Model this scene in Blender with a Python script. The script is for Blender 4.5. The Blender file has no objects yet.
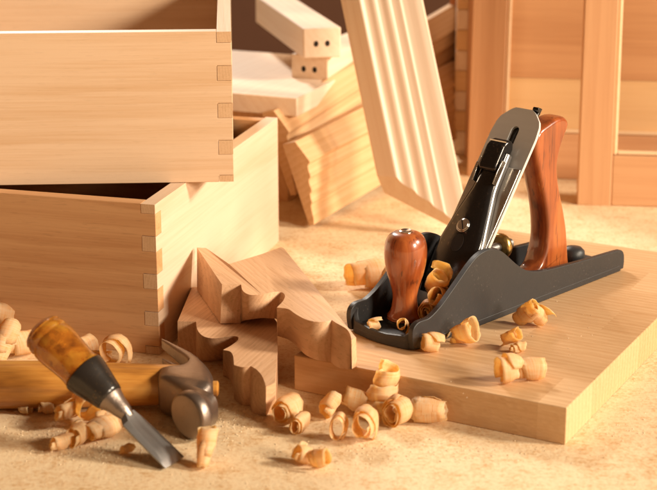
import bpy, bmesh, math, random
from mathutils import Vector, Matrix, noise
from mathutils.geometry import tessellate_polygon
R = math.radians
rnd = random.Random(7)
sc = bpy.context.scene
col = sc.collection

# ------------------------------------------------------------------ camera
F, PITCH, H = 1600.0, R(17), 0.40          # focal length in photo pixels, look-down angle, eye height over the bench
cam = bpy.data.objects.new("camera", bpy.data.cameras.new("camera")); col.objects.link(cam)
cam.location = (0, 0, H); cam.rotation_euler = (R(90) - PITCH, 0, 0)
cam.data.sensor_width = 36; cam.data.lens = F / 657 * 36
cam.data.clip_start = 0.02; cam.data.clip_end = 60
cam.data.dof.use_dof = True; cam.data.dof.focus_distance = 1.11; cam.data.dof.aperture_fstop = 11
sc.camera = cam

def ray(px, py):
    x = (px - 328.5) / F; y = -(py - 245) / F; c, s = math.cos(PITCH), math.sin(PITCH)
    return Vector((x, c + y * s, -s + y * c))
def at(px, py, z=0.0):
    "a point of the place at height z over the bench"
    r = ray(px, py); return Vector((0, 0, H)) + r * ((z - H) / r.z)

# ------------------------------------------------------------------ helpers
def tag(o, label=None, cat=None, group=None, kind=None):
    if label: o['label'] = label
    if cat: o['category'] = cat
    if group: o['group'] = group
    if kind: o['kind'] = kind
    return o
def thing(name, label, cat, loc=(0, 0, 0), rz=0, group=None, rot=None):
    o = bpy.data.objects.new(name, None); col.objects.link(o); o.empty_display_size = .01
    o.location = loc; o.rotation_euler = rot if rot else (0, 0, rz)
    return tag(o, label, cat, group)
def link(name, bm, mat, parent=None, bevel=0, seg=2, smooth=30, subsurf=0):
    bmesh.ops.recalc_face_normals(bm, faces=bm.faces[:])
    me = bpy.data.meshes.new(name); bm.to_mesh(me); bm.free()
    o = bpy.data.objects.new(name, me); col.objects.link(o)
    if parent: o.parent = parent
    if mat: me.materials.append(mat)
    if bevel:
        m = o.modifiers.new("b", 'BEVEL'); m.width = bevel; m.segments = seg; m.limit_method = 'ANGLE'; m.angle_limit = R(35)
    if subsurf:
        m = o.modifiers.new("s", 'SUBSURF'); m.levels = subsurf; m.render_levels = subsurf
    if smooth:
        for p in me.polygons: p.use_smooth = True
        if smooth < 180: me.set_sharp_from_angle(angle=R(smooth))
        if bevel:
            m = o.modifiers.new("w", 'WEIGHTED_NORMAL'); m.keep_sharp = True
    return o
def place(o, loc=(0, 0, 0), rot=(0, 0, 0)):
    o.location = loc; o.rotation_euler = rot; return o
def box(bm, x0, x1, y0, y1, z0, z1):
    v = [bm.verts.new((x, y, z)) for x in (x0, x1) for y in (y0, y1) for z in (z0, z1)]
    for f in ((0, 1, 3, 2), (4, 6, 7, 5), (0, 4, 5, 1), (2, 3, 7, 6), (0, 2, 6, 4), (1, 5, 7, 3)):
        bm.faces.new([v[i] for i in f])
def BM(): return bmesh.new()
def loft(bm, rings, caps=True):
    "rings: lists of equal length of points"
    R_ = [[bm.verts.new(p) for p in r] for r in rings]
    n = len(R_[0])
    for a, b in zip(R_, R_[1:]):
        for i in range(n):
            bm.faces.new((a[i], a[(i + 1) % n], b[(i + 1) % n], b[i]))
    if caps:
        bm.faces.new(R_[0][::-1]); bm.faces.new(R_[-1])
    return R_
def prism(bm, pts, fa, fb):
    "pts 2D outline; fa, fb map a 2D point to the two end faces"
    loft(bm, [[fa(*p) for p in pts], [fb(*p) for p in pts]])
def lathe(bm, prof, n=48):
    "prof (r, z) from bottom to top"
    rings = [[(r * math.cos(2 * math.pi * i / n), r * math.sin(2 * math.pi * i / n), z) for i in range(n)] for r, z in prof]
    loft(bm, rings)
def sell(a, b, n=24, e=2.0):
    out = []
    for i in range(n):
        t = 2 * math.pi * i / n; c, s = math.cos(t), math.sin(t)
        out.append((a * math.copysign(abs(c) ** (2 / e), c), b * math.copysign(abs(s) ** (2 / e), s)))
    return out
def spline(pts, k=6, closed=False):
    "Catmull-Rom through 2D or 3D points"
    P = [Vector(p) for p in pts]; out = []; n = len(P)
    rng = range(n) if closed else range(n - 1)
    for i in rng:
        p0 = P[i - 1] if (closed or i > 0) else P[0] * 2 - P[1]
        p1 = P[i]; p2 = P[(i + 1) % n]
        p3 = P[(i + 2) % n] if (closed or i + 2 < n) else P[-1] * 2 - P[-2]
        for j in range(k):
            t = j / k
            out.append(0.5 * ((2 * p1) + (p2 - p0) * t + (2 * p0 - 5 * p1 + 4 * p2 - p3) * t * t + (3 * p1 - p0 - 3 * p2 + p3) * t ** 3))
    if not closed: out.append(P[-1])
    return [tuple(p) for p in out]
def interp(tab, x):
    for (a, b), (c, d) in zip(tab, tab[1:]):
        if x <= c: return b + (d - b) * max(0, (x - a)) / (c - a)
    return tab[-1][1]

# ------------------------------------------------------------------ materials
class NT:
    def __init__(s, name):
        s.m = bpy.data.materials.new(name); s.m.use_nodes = True; s.t = s.m.node_tree; s.n = s.t.nodes; s.l = s.t.links
        s.b = s.n["Principled BSDF"]
    def add(s, typ, **k):
        nd = s.n.new(typ)
        for a, b in k.items(): setattr(nd, a, b)
        return nd
    def put(s, sock, v):
        if hasattr(v, 'is_linked') or isinstance(v, bpy.types.NodeSocket): s.l.new(v, sock)
        else: sock.default_value = v
    def mapping(s, scale=(1, 1, 1), loc=(0, 0, 0), rot=(0, 0, 0), src=None, rand=True):
        tc = s.add("ShaderNodeTexCoord"); vec = src or tc.outputs["Object"]
        if rand and src is None:
            oi = s.add("ShaderNodeObjectInfo"); vm = s.add("ShaderNodeVectorMath", operation='SCALE')
            vm.inputs[0].default_value = (.9, .013, .017); s.l.new(oi.outputs["Random"], vm.inputs["Scale"])
            va = s.add("ShaderNodeVectorMath", operation='ADD'); s.l.new(vec, va.inputs[0]); s.l.new(vm.outputs[0], va.inputs[1]); vec = va.outputs[0]
        mp = s.add("ShaderNodeMapping"); s.l.new(vec, mp.inputs[0])
        mp.inputs["Scale"].default_value = scale; mp.inputs["Location"].default_value = loc; mp.inputs["Rotation"].default_value = rot
        return mp.outputs[0]
    def noise(s, vec, scale, detail=3, rough=.55, dist=0):
        nd = s.add("ShaderNodeTexNoise"); s.l.new(vec, nd.inputs["Vector"]); nd.inputs["Scale"].default_value = scale
        nd.inputs["Detail"].default_value = detail; nd.inputs["Roughness"].default_value = rough; nd.inputs["Distortion"].default_value = dist
        return nd
    def math(s, op, a, b=None, c=None):
        nd = s.add("ShaderNodeMath", operation=op); s.put(nd.inputs[0], a)
        if b is not None: s.put(nd.inputs[1], b)
        if c is not None: s.put(nd.inputs[2], c)
        return nd.outputs[0]
    def ramp(s, fac, stops, interp='LINEAR'):
        nd = s.add("ShaderNodeValToRGB"); s.l.new(fac, nd.inputs[0]); cr = nd.color_ramp; cr.interpolation = interp
        while len(cr.elements) < len(stops): cr.elements.new(.5)
        for e, (p, c) in zip(cr.elements, stops):
            e.position = p; e.color = (*c, 1) if len(c) == 3 else c
        return nd.outputs[0]
    def mix(s, fac, a, b, blend='MIX'):
        nd = s.add("ShaderNodeMix", data_type='RGBA', blend_type=blend)
        s.put(nd.inputs[0], fac)
        s.put(nd.inputs[6], a if not isinstance(a, tuple) else (*a, 1)); s.put(nd.inputs[7], b if not isinstance(b, tuple) else (*b, 1))
        return nd.outputs[2]
    def bump(s, h, strength=.3, dist=.0005):
        nd = s.add("ShaderNodeBump"); s.l.new(h, nd.inputs["Height"]); nd.inputs["Strength"].default_value = strength; nd.inputs["Distance"].default_value = dist
        s.l.new(nd.outputs[0], s.b.inputs["Normal"])
    def set(s, **k):
        for a, b in k.items(): s.put(s.b.inputs[a.replace("_", " ")], b)
        return s.m

AX = {'X': (0, 0, 0), 'Y': (0, 0, R(-90)), 'Z': (0, R(90), 0)}
def wood(name, light, dark, axis='X', ring=.006, ringamt=.5, pith=(.0, .05, -.06), rough=.5, pores=0.0, coat=0, blotch=.35, warp=.012, porecol=None, fig=0.0):
    "solid timber: growth rings round a pith line parallel to the grain, fibres and pores along it"
    s = NT(name)
    v = s.mapping(rot=AX[axis])
    v1 = s.mapping(scale=(.18, 1, 1), loc=pith, src=v)
    nz = s.noise(v1, 14, 2)
    sub = s.add("ShaderNodeVectorMath", operation='SUBTRACT'); s.l.new(nz.outputs["Color"], sub.inputs[0]); sub.inputs[1].default_value = (.5, .5, .5)
    scl = s.add("ShaderNodeVectorMath", operation='SCALE'); s.l.new(sub.outputs[0], scl.inputs[0]); scl.inputs["Scale"].default_value = warp * 2
    ad = s.add("ShaderNodeVectorMath", operation='ADD'); s.l.new(v1, ad.inputs[0]); s.l.new(scl.outputs[0], ad.inputs[1])
    sp = s.add("ShaderNodeSeparateXYZ"); s.l.new(ad.outputs[0], sp.inputs[0])
    r = s.math('SQRT', s.math('ADD', s.math('MULTIPLY', sp.outputs[1], sp.outputs[1]), s.math('MULTIPLY', sp.outputs[2], sp.outputs[2])))
    rj = s.noise(s.mapping(scale=(.1, 1, 1), src=v), 60, 1)
    fr = s.math('FRACT', s.math('ADD', s.math('DIVIDE', r, ring), s.math('MULTIPLY', rj.outputs[0], .5)))
    saw = s.ramp(fr, [(0, (0, 0, 0)), (.72, (.8, .8, .8)), (.86, (1, 1, 1)), (1, (0, 0, 0))], 'EASE')
    fib = s.noise(s.mapping(scale=(14, 700, 700), src=v), 1, 4, .6)
    fib2 = s.noise(s.mapping(scale=(4, 170, 170), src=v), 1, 3, .6)
    blo = s.noise(s.mapping(scale=(3, 16, 16), src=v), 1, 3, .5)
    fac = s.math('ADD', s.math('MULTIPLY', saw, ringamt), s.math('MULTIPLY', s.math('SUBTRACT', fib.outputs[0], .5), 1.15))
    fac = s.math('ADD', fac, s.math('MULTIPLY', s.math('SUBTRACT', fib2.outputs[0], .5), .9))
    fac = s.math('ADD', fac, s.math('MULTIPLY', s.math('SUBTRACT', blo.outputs[0], .45), blotch * 2.2))
    c = s.mix(s.math('MAXIMUM', 0.0, s.math('MINIMUM', 1.0, fac)), light, dark)
    h = s.math('ADD', fib.outputs[0], s.math('MULTIPLY', fib2.outputs[0], .6))
    if pores:
        pv = s.noise(s.mapping(scale=(90, 900, 900), src=v), 1, 2, .5)
        pm = s.ramp(pv.outputs[0], [(.60, (0, 0, 0)), (.70, (1, 1, 1))])
        c = s.mix(s.math('MULTIPLY', pm, pores), c, porecol or tuple(x * .45 for x in dark))
    s.l.new(c, s.b.inputs["Base Color"])
    s.bump(h, .25, .0003)
    return s.set(Roughness=s.math('ADD', s.math('MULTIPLY', fib2.outputs[0], .18), rough - .08), Coat_Weight=coat, Coat_Roughness=.12, Specular_IOR_Level=.35)

M = {}
M['drawer'] = wood('maple', (.66, .375, .185), (.47, .215, .085), 'X', .016, .30, (0, .03, -.20), .42, blotch=.7, warp=.022, pores=.14)
M['drawer_y'] = wood('maple_side_lit', (.76, .58, .43), (.64, .42, .26), 'Y', .014, .28, (0, .05, -.12), .42, blotch=.45)  # paler than the front: light on the drawer's side put into the colour
M['drawer2'] = wood('maple_pale', (.76, .54, .36), (.62, .38, .20), 'X', .018, .26, (0, .04, -.24), .4, blotch=.7, warp=.02, pores=.10)
M['drawer2_y'] = wood('maple_pale_side', (.72, .50, .29), (.56, .335, .155), 'Y', .012, .32, (0, .05, -.12), .4, blotch=.5)
M['beech'] = wood('beech', (.80, .51, .31), (.60, .33, .17), 'X', .0032, .38, (0, .03, -.03), .5, pores=.28, warp=.006, blotch=.2)
M['moulding'] = wood('pine_moulding', (.80, .64, .50), (.70, .50, .35), 'X', .010, .3, (0, .04, -.05), .5, blotch=.2)
M['lying'] = wood('pine_trim', (.72, .46, .25), (.58, .31, .13), 'X', .006, .4, (0, .05, -.05), .5)
M['pale'] = wood('pale_pine', (.84, .68, .53), (.74, .54, .38), 'X', .008, .3, (0, .05, -.08), .5)
M['door'] = wood('cherry_door', (.65, .355, .18), (.54, .265, .12), 'Z', .014, .35, (0, .05, -.12), .5)
M['door_x'] = wood('cherry_rail', (.65, .355, .18), (.54, .265, .12), 'X', .014, .35, (0, .05, -.12), .5)
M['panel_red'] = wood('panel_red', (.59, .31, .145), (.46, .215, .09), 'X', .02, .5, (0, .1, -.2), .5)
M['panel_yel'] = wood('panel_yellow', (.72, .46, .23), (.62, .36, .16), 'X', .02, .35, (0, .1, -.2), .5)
M['bead'] = wood('bead_pine', (.82, .60, .38), (.74, .50, .28), 'X', .02, .3, (0, .1, -.2), .4)
M['redwood'] = wood('red_plank', (.52, .20, .07), (.36, .11, .03), 'X', .012, .5, (0, .05, -.1), .6)

def mat_board():
    s = NT('laminated_board')
    v = s.mapping(rand=False)
    # staves 48 mm wide of different boards, jointed end to end
    sp = s.add("ShaderNodeSeparateXYZ"); s.l.new(v, sp.inputs[0])
    row = s.math('FLOOR', s.math('DIVIDE', sp.outputs[1], .047))
    off = s.math('MULTIPLY', s.math('FRACT', s.math('MULTIPLY', row, .617)), .21)
    colx = s.math('FLOOR', s.math('DIVIDE', s.math('ADD', sp.outputs[0], off), .17))
    wn = s.add("ShaderNodeTexWhiteNoise", noise_dimensions='2D')
    cb = s.add("ShaderNodeCombineXYZ"); s.l.new(row, cb.inputs[0]); s.l.new(colx, cb.inputs[1]); s.l.new(cb.outputs[0], wn.inputs["Vector"])
    sh = s.add("ShaderNodeVectorMath", operation='MULTIPLY_ADD'); s.l.new(wn.outputs["Color"], sh.inputs[0]); sh.inputs[1].default_value = (1.3, .05, .05); s.l.new(v, sh.inputs[2])
    vv = sh.outputs[0]
    nz = s.noise(s.mapping(scale=(.2, 1, 1), src=vv), 20, 2)
    v1 = s.mapping(scale=(.12, 1, 1), loc=(0, .04, -.05), src=vv)
    sp2 = s.add("ShaderNodeSeparateXYZ"); s.l.new(v1, sp2.inputs[0])
    r = s.math('SQRT', s.math('ADD', s.math('MULTIPLY', sp2.outputs[1], sp2.outputs[1]), s.math('MULTIPLY', sp2.outputs[2], sp2.outputs[2])))
    fr = s.math('FRACT', s.math('ADD', s.math('DIVIDE', r, .006), s.math('MULTIPLY', nz.outputs[0], 2.2)))
    saw = s.ramp(fr, [(0, (0, 0, 0)), (.7, (.8, .8, .8)), (.85, (1, 1, 1)), (1, (0, 0, 0))], 'EASE')
    fib = s.noise(s.mapping(scale=(18, 700, 700), src=vv), 1, 4, .6)
    fleck = s.noise(s.mapping(scale=(60, 420, 420), rot=(0, 0, .2), src=vv), 1, 3, .6)
    fac = s.math('ADD', s.math('MULTIPLY', saw, .24), s.math('MULTIPLY', wn.outputs["Value"], .42))
    fac = s.math('ADD', fac, s.math('MULTIPLY', s.math('SUBTRACT', fib.outputs[0], .5), .6))
    fac = s.math('ADD', fac, s.math('MULTIPLY', s.math('SUBTRACT', fleck.outputs[0], .5), .7))
    c = s.mix(s.math('MAXIMUM', 0.0, s.math('MINIMUM', 1.0, fac)), (.72, .48, .27), (.47, .24, .095))
    s.l.new(c, s.b.inputs["Base Color"]); s.bump(fib.outputs[0], .3, .0003)
    return s.set(Roughness=.40, Specular_IOR_Level=.35)
M['board'] = mat_board()
M['endgrain'] = wood('maple_endgrain', (.67, .44, .26), (.53, .31, .16), 'Y', .0020, .3, (0, .05, -.06), .6, pores=.15)

def mat_bench():
    "particle board: pale strands pressed together, dust in the hollows"
    s = NT('strand_board_bench')
    v = s.mapping(rand=False)
    wv = s.noise(v, 9, 3)
    sub = s.add("ShaderNodeVectorMath", operation='MULTIPLY_ADD'); s.l.new(wv.outputs["Color"], sub.inputs[0]); sub.inputs[1].default_value = (.03, .03, .03); s.l.new(v, sub.inputs[2])
    def flakes(scale, rot):
        vo = s.add("ShaderNodeTexVoronoi", feature='F1'); s.l.new(s.mapping(scale=scale, rot=(0, 0, rot), src=sub.outputs[0]), vo.inputs["Vector"]); vo.inputs["Scale"].default_value = 1
        sp = s.add("ShaderNodeSeparateColor"); s.l.new(vo.outputs["Color"], sp.inputs[0]); return sp.outputs[0], vo.outputs["Distance"]
    a, da = flakes((60, 190, 60), .5); b, db = flakes((200, 75, 60), .3); 
    w = s.math('MULTIPLY', s.math('ADD', a, b), .5)
    fine = s.noise(v, 330, 4, .7); mid = s.noise(v, 60, 4, .6); big = s.noise(v, 5, 3, .5)
    fac = s.math('ADD', s.math('MULTIPLY', w, .38), s.math('MULTIPLY', s.math('SUBTRACT', fine.outputs[0], .5), 1.9))
    fac = s.math('ADD', fac, s.math('MULTIPLY', s.math('SUBTRACT', mid.outputs[0], .5), .65))
    fac = s.math('ADD', fac, s.math('MULTIPLY', s.math('SUBTRACT', big.outputs[0], .5), .45))
    c = s.ramp(fac, [(.05, (.86, .67, .43)), (.36, (.77, .54, .31)), (.66, (.62, .37, .17)), (1, (.40, .20, .07))])
    cr = s.ramp(s.noise(v, 150, 3, .7).outputs[0], [(.66, (0, 0, 0)), (.74, (1, 1, 1))])
    c = s.mix(s.math('MULTIPLY', cr, .5), c, (.33, .16, .05))
    s.l.new(c, s.b.inputs["Base Color"])
    s.bump(s.math('ADD', fine.outputs[0], s.math('MULTIPLY', mid.outputs[0], 1.5)), .5, .0006)
    return s.set(Roughness=.75, Specular_IOR_Level=.2)
M['bench'] = mat_bench()

def mat_shaving():
    s = NT('shaving')
    tc = s.add("ShaderNodeTexCoord")
    oi = s.add("ShaderNodeObjectInfo")
    ad = s.add("ShaderNodeVectorMath", operation='ADD'); s.l.new(tc.outputs["UV"], ad.inputs[0]); s.l.new(oi.outputs["Random"], ad.inputs[1])
    mp = s.add("ShaderNodeMapping"); s.l.new(ad.outputs[0], mp.inputs[0]); mp.inputs["Scale"].default_value = (2.5, 26, 1)
    n1 = s.noise(mp.outputs[0], 1, 4, .6)
    mp2 = s.add("ShaderNodeMapping"); s.l.new(ad.outputs[0], mp2.inputs[0]); mp2.inputs["Scale"].default_value = (26, 1.5, 1)
    n2 = s.noise(mp2.outputs[0], 1, 2, .5)
    fac = s.math('ADD', s.math('MULTIPLY', n1.outputs[0], .95), s.math('MULTIPLY', n2.outputs[0], .35))
    c = s.ramp(fac, [(.48, (1.0, .94, .76)), (.74, (.99, .80, .46)), (.95, (.84, .52, .18))])
    out = s.n["Material Output"]
    s.l.new(c, s.b.inputs["Base Color"]); s.b.inputs["Roughness"].default_value = .5; s.b.inputs["Specular IOR Level"].default_value = .3
    nd = s.add("ShaderNodeBump"); s.l.new(fac, nd.inputs["Height"]); nd.inputs["Strength"].default_value = .4; nd.inputs["Distance"].default_value = .0003
    s.l.new(nd.outputs[0], s.b.inputs["Normal"])
    tr = s.add("ShaderNodeBsdfTranslucent"); s.l.new(s.mix(1.0, c, (1, .86, .56), 'MULTIPLY'), tr.inputs[0])
    mx = s.add("ShaderNodeMixShader"); mx.inputs[0].default_value = .62
    s.l.new(s.b.outputs[0], mx.inputs[1]); s.l.new(tr.outputs[0], mx.inputs[2]); s.l.new(mx.outputs[0], out.inputs[0])
    return s.m
M['shaving'] = mat_shaving()

def metal(name, c, rough, metallic=1.0, scratch=.3, spots=0, spotcol=(.3, .25, .2), aniso=None, spec=.5, bumpd=.0001):
    s = NT(name); v = s.mapping(scale=aniso or (1, 1, 1))
    n = s.noise(v, 220, 6, .7); n2 = s.noise(v, 40, 4, .6)
    cc = s.mix(s.math('MULTIPLY', n2.outputs[0], scratch), tuple(c), tuple(x * .5 for x in c))
    if spots:
        p = s.ramp(s.noise(s.mapping(), 520, 3, .7).outputs[0], [(.60, (0, 0, 0)), (.70, (1, 1, 1))])
        q = s.ramp(s.noise(s.mapping(), 45, 3, .7).outputs[0], [(.45, (0, 0, 0)), (.62, (1, 1, 1))])
        cc = s.mix(s.math('MULTIPLY', s.math('MULTIPLY', p, q), spots), cc, spotcol)
    s.l.new(cc, s.b.inputs["Base Color"]); s.bump(n.outputs[0], .3, bumpd)
    return s.set(Metallic=metallic, Roughness=s.math('ADD', s.math('MULTIPLY', n2.outputs[0], .25), rough - .1), Specular_IOR_Level=spec)
M['cast'] = metal('black_japanned_iron', (.030, .030, .032), .44, .0, .6, .8, (.13, .11, .10), spec=.5, bumpd=.0005)
M['capblack'] = metal('chrome_dark_reflection', (.06, .056, .056), .15, .8, .3, .8, (.40, .32, .24))  # dark reflections of the polished cap painted into its base colour, lighter speckle
M['steel'] = metal('ground_steel', (.78, .78, .77), .38, .35, .35, .15, (.3, .26, .2), aniso=(8, .6, 1))
M['steel_b'] = metal('blade_steel', (.36, .345, .335), .42, 1.0, .5, .35, (.14, .11, .09), aniso=(.5, 6, 1))
M['chrome'] = metal('bright_steel', (.78, .75, .70), .16, 1.0, .2)
M['brass'] = metal('brass', (.58, .38, .13), .28, 1.0, .3)
M['hammer'] = metal('forged_steel', (.36, .29, .245), .33, .9, .55, .7, (.07, .045, .035), bumpd=.0009)
M['face'] = metal('worn_hammer_face', (.40, .31, .25), .38, .9, .5, .4, (.16, .10, .07), bumpd=.0003)
M['ferrule'] = metal('dark_ferrule', (.030, .024, .020), .22, .2, .5, .8, (.16, .09, .03), spec=.6)

def mat_lacquer():
    s = NT('lacquered_rosewood'); v = s.mapping(rot=AX['Z'])
    n = s.noise(s.mapping(scale=(9, 120, 120), src=v), 1, 4, .6, .4); b = s.noise(s.mapping(scale=(14, 40, 40), src=v), 1, 3, .6)
    st = s.ramp(s.noise(s.mapping(scale=(40, 300, 300), src=v), 1, 3, .6).outputs[0], [(.6, (0, 0, 0)), (.68, (1, 1, 1))])
    fac = s.math('ADD', s.math('MULTIPLY', n.outputs[0], .7), s.math('MULTIPLY', b.outputs[0], .5))
    c = s.ramp(fac, [(.42, (.52, .15, .035)), (.60, (.34, .078, .018)), (.80, (.12, .024, .008))])
    c = s.mix(s.math('MULTIPLY', st, .6), c, (.05, .012, .006))
    s.l.new(c, s.b.inputs["Base Color"])
    return s.set(Roughness=.30, Coat_Weight=.9, Coat_Roughness=.06)
M['rosewood'] = mat_lacquer()
def mat_handle():
    s = NT('oiled_ash_handle'); v = s.mapping(rand=False)
    n = s.noise(s.mapping(scale=(12, 160, 160), src=v), 1, 5, .6); b = s.noise(s.mapping(scale=(9, 30, 30), src=v), 1, 4, .6)
    fac = s.math('ADD', s.math('MULTIPLY', n.outputs[0], .55), s.math('MULTIPLY', b.outputs[0], .6))
    c = s.ramp(fac, [(.40, (.72, .38, .09)), (.56, (.56, .24, .045)), (.70, (.24, .085, .018))])
    s.l.new(c, s.b.inputs["Base Color"]); s.bump(n.outputs[0], .3, .0003)
    return s.set(Roughness=.33, Coat_Weight=.35, Coat_Roughness=.2)
M['ash'] = mat_handle()
def mat_amber():
    s = NT('amber_resin'); v = s.mapping()
    b = s.noise(v, 70, 4, .6, .8); k = s.ramp(s.noise(v, 130, 3, .7).outputs[0], [(.58, (0, 0, 0)), (.68, (1, 1, 1))])
    c = s.ramp(b.outputs[0], [(.35, (.80, .40, .05)), (.52, (.60, .22, .025)), (.68, (.22, .07, .012))])
    c = s.mix(s.math('MULTIPLY', k, .6), c, (.16, .05, .01))
    s.l.new(c, s.b.inputs["Base Color"])
    return s.set(Roughness=.17, Transmission_Weight=.6, IOR=1.49, Coat_Weight=.4, Coat_Roughness=.08, Subsurface_Weight=0.0)
M['amber'] = mat_amber()
def plain(name, c, rough=.6, metallic=0):
    s = NT(name); n = s.noise(s.mapping(), 30, 3); cc = s.mix(n.outputs[0], c, tuple(x * .8 for x in c)); s.l.new(cc, s.b.inputs["Base Color"])
    return s.set(Roughness=rough, Metallic=metallic)
M['hole'] = plain('dark_bore', (.02, .012, .008), .9)
M['wall'] = plain('brown_wall', (.12, .045, .018), .9)
M['dust'] = plain('sawdust', (.90, .70, .46), .85)

# ------------------------------------------------------------------ setting
bm = BM(); box(bm, -3.5, 3.5, -.6, 1.98, -.03, 0)
tag(link('bench', bm, M['bench'], smooth=0), kind='structure')
bm = BM(); box(bm, -3.6, 3.6, 3.6, 3.7, -1.2, 1.8)
tag(link('wall', bm, M['wall'], smooth=0), kind='structure')

# ------------------------------------------------------------------ dovetailed drawers
def drawer(label, corner, yaw_front, depth, width, h, mx, my, zb, pins, t=.0105):
    """corner: front right bottom corner; local x runs left along the front (negative), local y runs back"""
    root = thing('drawer', label, 'drawer', (corner.x, corner.y, zb), yaw_front)
    # front panel with a notch for each finger of the sides
    pts = [] if pins[0][0] <= 0 else [(0, 0)]
    for a, b in pins: pts += ([(0, a)] if a > 0 else []) + [(-t, a), (-t, b)] + ([(0, b)] if b < h else [])
    pts += ([(0, h)] if pins[-1][1] < h else []) + [(-width, h), (-width, 0)]
    bm = BM(); prism(bm, pts, lambda x, z: (x, 0, z), lambda x, z: (x, t, z))
    link('front_panel', bm, mx, root, bevel=.0004)
    for sx in (0, 1):
        pts = [(t + .0002, 0)]
        if sx == 0:
            for a, b in pins: pts += [(t + .0002, a + .0001), (-.00015, a + .0002), (-.00015, b - .0002), (t + .0002, b - .0001)]
        pts += [(t + .0002, h - .00005), (depth, h - .0003), (depth, 0)]
        x0, x1 = (-t + .0002, -.0002) if sx == 0 else (-width, -width + t)
        bm = BM(); prism(bm, pts, lambda y, z: (x0, y, z), lambda y, z: (x1, y, z))
        sp_ = link('side_panel', bm, my, root, bevel=.0003)
        sp_.data.materials.append(M['endgrain'])
        for p_ in sp_.data.polygons:
            if p_.normal.y < -.9: p_.material_index = 1
    bm = BM(); box(bm, -width + t + .0003, -t - .0003, depth - t, depth - .0004, 0, h - .001)
    link('back_panel', bm, mx, root, bevel=.0006)
    bm = BM(); box(bm, -width + t + .0003, -t - .0003, t + .0003, depth - t - .0003, .006, .011)
    link('bottom_panel', bm, mx, root)
    return root
cA = at(160, 355)
yA = R(-15.3) + R(5)
drawer('lower drawer box with dovetailed corner, standing on the bench beneath the other drawer', cA, R(-15.3), .284, .34, .109, M['drawer'], M['drawer_y'], 0, [(.0, .0060), (.0210, .0315), (.0480, .0590), (.0750, .0862), (.1020, .109)])
cB = at(234, 182, .109)
drawer('upper pale drawer box, stacked on top of the other drawer', cB, R(3.5), .30, .40, .108, M['drawer2'], M['drawer2_y'], .1092, [(.0, .0050), (.0200, .0305), (.0465, .0572), (.0732, .0840), (.1000, .108)])

# ------------------------------------------------------------------ laminated board
T = .0245
fl, fr_ = at(294, 355, T), at(567, 408, T)
byaw = math.atan2(fr_.y - fl.y, fr_.x - fl.x)
bw = (fr_ - fl).length
bd = .335
brd = BM(); box(brd, 0, bw, 0, bd, 0, T)
o = link('wooden_board', brd, M['board'], bevel=.0007); place(o, (fl.x, fl.y, 0), (0, 0, byaw))
tag(o, 'thick laminated wooden board lying on the bench under the metal hand plane', 'board')

# ------------------------------------------------------------------ bench plane
toe = at(412, 353, T); heel = at(624, 270, T)
pyaw = math.atan2(heel.y - toe.y, heel.x - toe.x)
PL = thing('hand_plane', 'black iron hand plane with red wooden knob and handle, standing on the board', 'hand plane', (toe.x, toe.y, T + .0003), pyaw)
W = .060
# body: sole, curved toe lip and two side wings in one casting
bm = BM()
def arc(cx, cy, r, a0, a1, n=8): return [(cx + r * math.cos(R(a0 + (a1 - a0) * i / n)), cy + r * math.sin(R(a0 + (a1 - a0) * i / n))) for i in range(n + 1)]
sole = arc(.012, .012, .012, 270, 200, 5) + [(-.0015, .022), (-.002, .03), (-.0015, .038)] + arc(.012, W - .012, .012, 160, 90, 5) + arc(.240, W - .006, .006, 90, 0, 5) + arc(.240, .006, .006, 0, -90, 5)
prism(bm, sole, lambda x, y: (x, y, 0), lambda x, y: (x, y, .0045))
wing = [(.002, .0012), (.0005, .010), (.0015, .016), (.006, .0192), (.012, .0195), (.018, .0198), (.028, .0245), (.038, .0315), (.048, .039), (.058, .0465), (.066, .0512), (.074, .0532), (.082, .0530), (.090, .0505), (.098, .0455), (.110, .036), (.122, .0285), (.135, .0245), (.150, .0225), (.177, .0205), (.210, .0185), (.236, .0172), (.2425, .0160), (.2455, .0120), (.2462, .006), (.2455, .0012)]
ws = [(p[0], p[1]) for p in spline(wing, 3)]
for y0, y1 in ((.0001, .0042), (W - .0042, W - .0001)):
    prism(bm, ws, lambda x, z: (x, y0, z), lambda x, z: (x, y1, z))
# toe lip
lip_o = arc(.012, .012, .0119, 262, 200, 6) + [(-.0014, .022), (-.0019, .03), (-.0014, .038)] + arc(.012, W - .012, .0119, 160, 98, 6)
n = len(lip_o)
rings = []
for i, (x, y) in enumerate(lip_o):
    cx, cy = (.014, min(max(y, .014), W - .014)); d = Vector((cx - x, cy - y)); d.normalize(); d *= .0035
    hh = .0078 + (.0105 * max(0, (abs(y - W / 2) - .019) / .011) ** 1.6 if abs(y - W / 2) > .019 else 0)
    rings.append([(x, y, .001), (x, y, hh - .0005), (x + d.x * .3, y + d.y * .3, hh), (x + d.x * .8, y + d.y * .8, hh), (x + d.x, y + d.y, hh - .0006), (x + d.x, y + d.y, .001)])
loft(bm, rings)
# cross rib in front of the mouth, bosses for handle and knob
prism(bm, [(.052, .004), (.053, .010), (.056, .0105), (.058, .004)], lambda x, z: (x, .004, z), lambda x, z: (x, W - .004, z))
link('body', bm, M['cast'], PL, bevel=.0008, smooth=40)
bm = BM(); lathe(bm, [(.0125, .0042), (.0125, .0068), (.011, .0078), (.0, .0078)], 32)
place(link('knob_boss', bm, M['cast'], PL, smooth=40), (.0318, W / 2 + .0045, 0))
bm = BM(); lathe(bm, [(.009, .004), (.009, .011), (.0085, .0145), (.006, .0170), (.0, .0178)], 24)
place(link('rear_boss', bm, M['cast'], PL, smooth=40), (.2215, W / 2, 0))
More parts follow.
